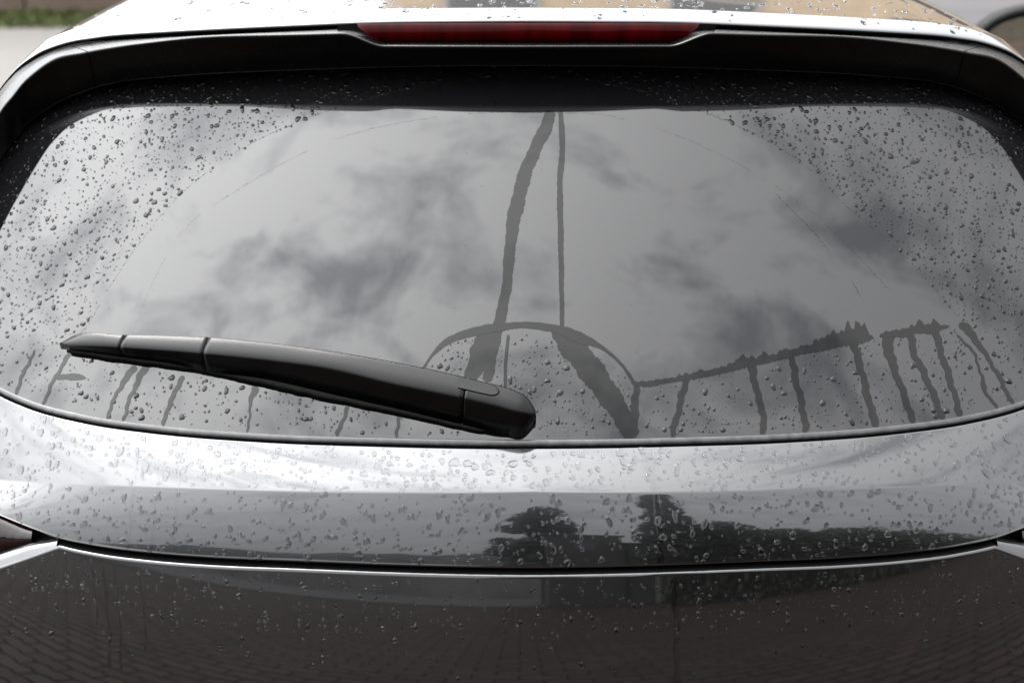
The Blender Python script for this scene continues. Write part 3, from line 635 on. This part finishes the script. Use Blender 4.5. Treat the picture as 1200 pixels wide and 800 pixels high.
def dome(nseg, prof, seed, sag=.12):
    rd = random.Random(seed); ph = [rd.uniform(0, 6.28) for _ in range(3)]; am = [rd.uniform(.06, .27), rd.uniform(.03, .16), rd.uniform(0, .08)]
    V = []; F = []
    for rho, h in prof:
        for k in range(nseg):
            a = k * 2 * math.pi / nseg; r = 1 + sum(am[i] * math.sin((i + 2) * a + ph[i]) for i in range(3))
            V.append((rho * r * math.cos(a), rho * r * math.sin(a) - sag * h * 1.6, h))
    V.append((0, -sag * prof[-1][1] * 1.6, prof[-1][1] * 1.02)); top = len(V) - 1
    F = grid_faces(len(prof), nseg, True); b0 = (len(prof) - 1) * nseg
    F += [(b0 + k, b0 + (k + 1) % nseg, top) for k in range(nseg)]
    return np.array(V), F
PRO_HI = [(1, 0), (.985, .10), (.93, .22), (.82, .33), (.64, .42), (.4, .48), (.18, .5)]
PRO_LO = [(1, 0), (.95, .17), (.76, .36), (.42, .47)]
HI = [dome(16, PRO_HI, 100 + i, .22) for i in range(10)]
LO = [dome(9, PRO_LO, 200 + i, .2) for i in range(12)]
def meshes_for(m, nm):
    res = []
    for V, F in HI:
        me = bpy.data.meshes.new(nm); me.from_pydata([tuple(v) for v in V], [], F); me.shade_smooth(); me.materials.append(m); res.append(me)
    return res
HI_G, HI_P, HI_L = meshes_for(WET_GLASS, 'drop_on_glass'), meshes_for(WATER_DARK, 'drop_on_paint'), meshes_for(WATER, 'clear_drop')

DROPS = []                    # zone, point (car local), normal, radius, aspect, flat, on_glass
class Hash:
    def __init__(s, c): s.c = c; s.d = {}
    def ok(s, p, r, gap=1.0):
        k = tuple(int(math.floor(v / s.c)) for v in p)
        for i in (-1, 0, 1):
            for j in (-1, 0, 1):
                for l in (-1, 0, 1):
                    for (q_, r2) in s.d.get((k[0]+i, k[1]+j, k[2]+l), ()):
                        if (p[0]-q_[0])**2 + (p[1]-q_[1])**2 + (p[2]-q_[2])**2 < ((r + r2) * gap) ** 2: return False
        s.d.setdefault(k, []).append((p, r)); return True
hs = Hash(.012)
def inpoly(px, py, poly):
    c_ = False; j = len(poly) - 1
    for i in range(len(poly)):
        xi, yi = poly[i]; xj, yj = poly[j]
        if (yi > py) != (yj > py) and px < (xj - xi) * (py - yi) / (yj - yi) + xi: c_ = not c_
        j = i
    return c_
SMALL = [(-.102,.076),(-.087,.096),(-.066,.111),(-.036,.120),(-.006,.124),(.023,.122),(.053,.111),(.074,.099),(.095,.078),(.107,.056)]
REST = [(.107,.056),(.162,.062),(.223,.075),(.294,.087),(.348,.094),(.385,.099),(.434,.101),(.451,.103)]
BLADE = [(-.465,.078),(-.40,.085),(-.32,.085),(-.28,.085),(-.17,.07),(-.102,.060)]
WIPED = OUTER[1:] + REST[::-1][1:] + SMALL[::-1][1:] + BLADE[::-1][1:]
filmpts = np.array([(p[0], p[1], p[2]) for k, v in FILMS.items() for a, b_ in zip(v[:-1], v[1:]) for p in [tuple(np.array(a) + (np.array(b_) - np.array(a)) * s) for s in np.linspace(0, 1, 12)]])
def onfilm(x, t_, r): return bool(np.any((filmpts[:, 0] - x) ** 2 + (filmpts[:, 1] - t_) ** 2 < (filmpts[:, 2] * .5 + r * .8) ** 2))
def under_wiper(x, t_):
    if not -.478 < x < .012: return False
    a = float(pch(WL[:, 0], WL[:, 1])(x)) - .006; b_ = float(pch(WT[:, 0], WT[:, 1])(x)) + .004
    return a < t_ < b_
def add(zone, f, x, v, r, asp, flat, on):
    P = f(np.array([x]), np.array([v]))[0]
    n = surf_n(f, np.array([x]), np.array([v]))[0]
    if hs.ok(tuple(P), r): DROPS.append((zone, P, n, r, asp, flat, on))
def gl(x, v): return glass(x, v)
def rad(med, sg, lo, hi): return float(np.clip(math.exp(random.gauss(math.log(med), sg)), lo, hi))
cand = []
for _ in range(24000):
    x = random.uniform(-.6, .6); t_ = random.uniform(.004, .452); cand.append((rad(.0008, .6, .00036, .0029), x, t_))
cand.sort(reverse=True)
for r, x, t_ in cand:
    if t_ < float(gb(x)) + r + .002 or under_wiper(x, t_) or t_ > float(np.interp(abs(x), [0, .45, .52, .56, .6], [.448, .42, .37, .32, .24])): continue
    if inpoly(x, t_, WIPED):
        if random.random() > .012 or r > .0009: continue
        r *= .6; zone = 'glass_wiped'
    elif t_ > .372: zone = 'glass_top'
    elif inpoly(x, t_, SMALL + [(.107, .0), (-.102, 0)]): zone = 'glass_small'
    elif x > .1 and t_ < .105: zone = 'glass_low_right'
    elif x < .02 and t_ < .09: zone = 'glass_low_left'
    else: zone = 'glass_left' if x < 0 else 'glass_right'
    dens = {'glass_left': .9, 'glass_right': 1, 'glass_top': 1, 'glass_small': .8, 'glass_low_right': .5, 'glass_low_left': .5, 'glass_wiped': 1}[zone]
    if random.random() > dens or onfilm(x, t_, r): continue
    add(zone, gl, x, t_, r, random.uniform(.8, 1.3), random.uniform(.5, .85) + (.25 if zone == 'glass_top' else 0), True)
for _ in range(60):           # a few heavy drops hanging low on the window
    x = random.uniform(-.5, .5); t_ = float(gb(x)) + random.uniform(.006, .035)
    r = rad(.0022, .3, .0015, .0036)
    if not under_wiper(x, t_) and not onfilm(x, t_, r): add('glass_low_right' if x > 0 else 'glass_low_left', gl, x, t_, r, random.uniform(.9, 1.3), 1.1, True)
def field(zone, f, n, x0, x1, v0, v1, med, sg, lo, hi, asp, flat):
    cd = sorted([(rad(med, sg, lo, hi), random.uniform(x0, x1), random.uniform(v0, v1)) for _ in range(n)], reverse=True)
    for r, x, v in cd: add(zone, f, x, v, r, random.uniform(*asp), random.uniform(*flat), False)
field('ledge', ledge, 1100, -.56, .56, .05, .96, .0016, .5, .0006, .0044, (.8, 1.3), (.28, .6))
field('face', face, 1000, -.56, .56, .03, .96, .0015, .5, .0005, .0034, (.9, 1.5), (.45, .85))
field('bumper', bumper, 900, -.52, .52, .005, .06, .00085, .5, .0004, .0024, (.9, 1.9), (.5, .9))
field('bumper', bumper, 90, -.52, .52, .03, .10, .0013, .4, .0006, .0024, (1.1, 2.0), (.5, .9))
def roof_s(x, v):
    x = np.asarray(x, float); v = np.asarray(v, float); g = np.stack([pch(GAP[:, 0], GAP[:, i])(np.abs(x)) for i in range(3)], -1)
    zz = pch([0, .003, .036, .06, .1, .2], [.0005, .003, .0107, .0115, .0125, .015])(v)
    return W(x, g[:, 1] + v, g[:, 2] + zz)
def add_roof(n):
    for _ in range(n):
        x = random.uniform(-.52, .52); v = random.uniform(.008, .19); r = rad(.0022, .45, .001, .0045)
        P = roof_s(np.array([x]), np.array([v]))[0]
        if hs.ok(tuple(P), r): DROPS.append(('roof', P, np.array([0, -.05, 1.0]) / 1.00125, r, random.uniform(.8, 1.3), random.uniform(.5, .9), False))
add_roof(340)

def basis(n, asp, r, flat, spin):
    n = nrm(n); up = nrm(np.array([0, 0, 1.]) - n * n[2]) if abs(n[2]) < .98 else np.array([0, 1., 0]); up = nrm(up - n * (up @ n)); ex = np.cross(up, n)
    c_, s_ = math.cos(spin), math.sin(spin); e1, e2 = ex * c_ + up * s_, up * c_ - ex * s_
    return np.stack([e1 * r, e2 * r * asp, n * r * flat], 1)
ZN = {'glass_left': ('on the window left of the wiper\'s arc', 'raindrops left of the wiper\'s arc'), 'glass_right': ('on the window right of the wiper\'s arc', 'raindrops right of the wiper\'s arc'),
 'glass_top': ('in the dark band under the spoiler', 'raindrops under the spoiler'), 'glass_small': ('inside the small arc by the wiper cap', 'raindrops inside the small arc'),
 'glass_low_right': ('among the window\'s drip runs', 'raindrops among the drip runs'), 'glass_low_left': ('on the window strip under the wiper', 'raindrops below the wiper'),
 'ledge': ('on the bright ledge', 'raindrops on the ledge'), 'face': ('on the tailgate face', 'raindrops on the tailgate face'),
 'bumper': ('on the dark bumper', 'raindrops on the bumper'), 'roof': ('on the roof', 'raindrops on the roof')}
XS = [-.47, -.40, -.32, -.2, -.06, .03, .14, .25, .33, .42]
XN = ['far left', 'below the wiper\'s tip', 'below the blade\'s first joint', 'below the arm\'s outer half', 'below the arm\'s inner half', 'below the wiper cap', 'below the slanting run', 'below the first drip runs', 'below the tide line\'s thick end', 'below the close drip runs', 'far right']
ORD = ['largest', 'second largest', 'third largest', 'fourth largest', 'fifth largest', 'sixth largest', 'seventh largest', 'eighth largest', 'ninth largest', 'tenth largest', 'eleventh largest', 'twelfth largest', 'thirteenth largest', 'fourteenth largest', 'fifteenth largest', 'sixteenth largest', 'seventeenth largest', 'eighteenth largest', 'nineteenth largest', 'twentieth largest'] + [f'number {k} by size' for k in range(21, 80)]
def cell(d):
    zone, P = d[0], d[1]; x = P[0]; z = P[2] - H
    if zone == 'roof': return zone, ('left of the brake light' if x < -.19 else 'right of the brake light' if x > .19 else 'above the brake light\'s left half' if x < 0 else 'above the brake light\'s right half') , ''
    if zone == 'glass_top': return zone, ['outer left end', 'left of the brake light', 'under the brake light\'s left half', 'under the brake light\'s right half', 'right of the brake light', 'outer right end'][int(np.searchsorted([-.38, -.18, 0, .18, .38], x))], ''
    if zone.startswith('glass'):
        t_ = (z + .557) / ST; row = ('high up' if t_ > .3 else 'above mid height' if t_ > .22 else 'at mid height' if t_ > .15 else 'low down') + (', outer side' if abs(x) > .4 else ', inner side')
        return zone, row if zone in ('glass_left', 'glass_right') else 'left part' if x < (-.2 if zone == 'glass_low_left' else 0 if zone in ('glass_top', 'glass_small') else .27) else 'right part', ''
    x_ = XN[int(np.searchsorted(XS, x))]
    lo_, hi_ = {'ledge': (float(crease_z(abs(x))), -.557 + float(gb(x)) * ST - .0085), 'face': (float(seam_z(abs(x))), float(crease_z(abs(x)))), 'bumper': (float(bump_top_z(x)) - .1, float(bump_top_z(x)))}[zone]
    k = (z - lo_) / (hi_ - lo_)
    return zone, x_, 'upper' if k > .66 else 'middle' if k > .33 else 'lower'
STUFF = {
 'glass_left': 'fine raindrops scattered over the left of the rear window', 'glass_right': 'fine raindrops scattered over the right of the rear window',
 'glass_top': 'fine raindrops speckling the dark band under the spoiler', 'glass_small': 'fine raindrops inside the small arc beside the wiper cap',
 'glass_low_right': 'fine raindrops between the drip runs at the lower right', 'glass_low_left': 'fine raindrops on the window strip below the wiper',
 'glass_wiped': 'tiny stray specks of water on the wiped part of the window', 'ledge': 'fine raindrops covering the ledge below the rear window',
 'face': 'fine raindrops covering the tailgate face above the seam', 'bumper': 'fine raindrops on the dark bumper below the seam', 'roof': 'fine blurred raindrops on the roof',
}
order = sorted(range(len(DROPS)), key=lambda i: -DROPS[i][3] * (1 if abs(DROPS[i][1][0]) < .47 and DROPS[i][0] in ZN else .0) * {'roof': .5, 'ledge': .8, 'glass_top': .6}.get(DROPS[i][0], 1))
big = set(order[:300])
NAMES, cnt = {}, {}
for i in order[:300]:
    c_ = cell(DROPS[i]); k = cnt.get(c_, 0); cnt[c_] = k + 1
    NAMES[i] = f"{ORD[k]} raindrop {ZN[c_[0]][0]}, {(c_[2] + ' row, ') if c_[2] else ''}{c_[1]}"
groups = {}
for i, (zone, P, n, r, asp, flat, on) in enumerate(DROPS):
    B = basis(n, asp, r, flat, random.uniform(-.3, .3))
    if i in big:
        o = bpy.data.objects.new('raindrop', (HI_G if on else HI_L if zone == 'ledge' else HI_P)[i % 10]); C.objects.link(o)
        Pw = P - nrm(n) * r * .02 + np.array([XC, YB, 0])
        o.matrix_world = Matrix([[B[0, 0], B[0, 1], B[0, 2], Pw[0]], [B[1, 0], B[1, 1], B[1, 2], Pw[1]], [B[2, 0], B[2, 1], B[2, 2], Pw[2]], [0, 0, 0, 1]])
        tag(o, NAMES[i], 'raindrop', ZN[zone][1])
    else:
        V, F = LO[i % 12]; g = groups.setdefault(zone, [[], [], 0, on])
        g[0].append(V @ B.T + P - nrm(n) * r * .02); g[1] += [tuple(k + g[2] for k in f) for f in F]; g[2] += len(V)
for zone, (vs_, fs_, _, on) in groups.items():
    o = mesh_obj('raindrops', np.vstack(vs_), fs_, WET_GLASS if on else WATER if zone == 'ledge' else WATER_DARK); tag(free(o), STUFF[zone], 'raindrops', kind='stuff')
def trace(pts, label, keep, r0):
    P = np.array(pts); d = np.r_[0, np.cumsum(np.hypot(*np.diff(P, axis=0).T))]; fx, ft = pch(d, P[:, 0]), pch(d, P[:, 1])
    vs_, fs_, k = [], [], 0; u = 0
    while u < d[-1]:
        if math.sin(u * 37) + math.sin(u * 91 + 2) > keep:
            x, t_ = float(fx(u)) + random.gauss(0, .0003), float(ft(u)) + random.gauss(0, .0003)
            if not under_wiper(x, t_):
                n = surf_n(gl, np.array([x]), np.array([t_]))[0]; V, F = random.choice(LO)
                ang = math.atan2(float(ft(u + .001) - ft(u)), float(fx(u + .001) - fx(u)))
                B = basis(n, .6, r0 * random.uniform(.5, 1.3), .8, 0); e1, e2 = B[:, 0] / np.linalg.norm(B[:, 0]), B[:, 1] / np.linalg.norm(B[:, 1])
                rr_ = r0 * random.uniform(.5, 1.2); a1 = e1 * math.cos(ang) + e2 * math.sin(ang); a2 = e2 * math.cos(ang) - e1 * math.sin(ang)
                B = np.stack([a1 * rr_ * 2.2, a2 * rr_ * .8, nrm(n) * rr_ * .7], 1)
                vs_.append(V @ B.T + glass(np.array([x]), np.array([t_]))[0]); fs_ += [tuple(i + k for i in f) for f in F]; k += len(V)
        u += random.uniform(.0012, .0034)
    tag(free(mesh_obj('wiper_trace', np.vstack(vs_), fs_, WET_GLASS)), label, 'water', kind='stuff')
trace(OUTER, 'faint beaded water line along the outer sweep of the wiper', -1.2, .00042)
trace(INNER, 'faint beaded water line along the inner sweep of the wiper', -.9, .00036)
trace([(.262,.262),(.30,.215),(.33,.168),(.353,.118)], 'short broken row of beads inside the sweep at right', -.3, .0005)
# ------------------------------------------------------------------ runs on the paint
def paint_run(pts, f, label, tk=.00008):
    P = np.array(pts); n = max(16, int(abs(P[-1][1] - P[0][1]) * 60) + 16); u = np.linspace(0, len(P) - 1, n); k = np.arange(len(P))
    cx, v, wd = (np.interp(u, k, P[:, i]) for i in range(3))
    cx = cx + .0012 * np.sin(u * 5 + rng.uniform(0, 6)) * .6; wd = wd * (1 + .2 * np.sin(u * 11 + rng.uniform(0, 6)))
    rows = []
    nn = surf_n(f, cx, v)
    for s_, h in ((-1, tk * .4), (-.6, tk * .9), (0, tk), (.6, tk * .9), (1, tk * .4)): rows.append(f(cx + wd * .5 * s_, v) + nn * h)
    o = grid_obj('water_run', rows, WATER_FILM); tag(free(o), label, 'water')
for a, c_, wd, lb in ((-.379, -.388, .0035, 'leftmost of three faint runs'), (-.359, -.364, .003, 'middle of three faint runs'), (-.341, -.342, .003, 'rightmost of three faint runs')):
    paint_run([(a, .03, wd), ((a + c_) / 2, .5, wd), (c_ + .003, .97, wd)], ledge, lb + ' down the ledge at left')
    paint_run([(c_ + .002, .03, wd), (c_, .5, wd), (c_ - .002, .96, wd)], face, lb + ' down the tailgate face at left')
paint_run([(.113, .03, .013), (.118, .5, .011), (.122, .97, .009)], ledge, 'broad water run down the ledge below the slanting window run')
paint_run([(.123, .03, .008), (.127, .96, .006)], face, 'single faint run down the tailgate face right of the middle')
for x, wd, v1, lb in ((-.416, .004, .11, 'darkest of the left runs down the bumper'), (-.404, .003, .11, 'thin run beside the darkest one on the bumper'), (-.378, .003, .09, 'third run from the left on the bumper'), (.139, .006, .12, 'lone straight run down the right half of the bumper'), (-.428, .003, .07, 'short faint run nearest the bumper\'s left shoulder')):
    paint_run([(x, .007, wd), (x + .002, .03, wd), (x + .004, .06, wd), (x + .004, v1, wd)], bumper, lb)
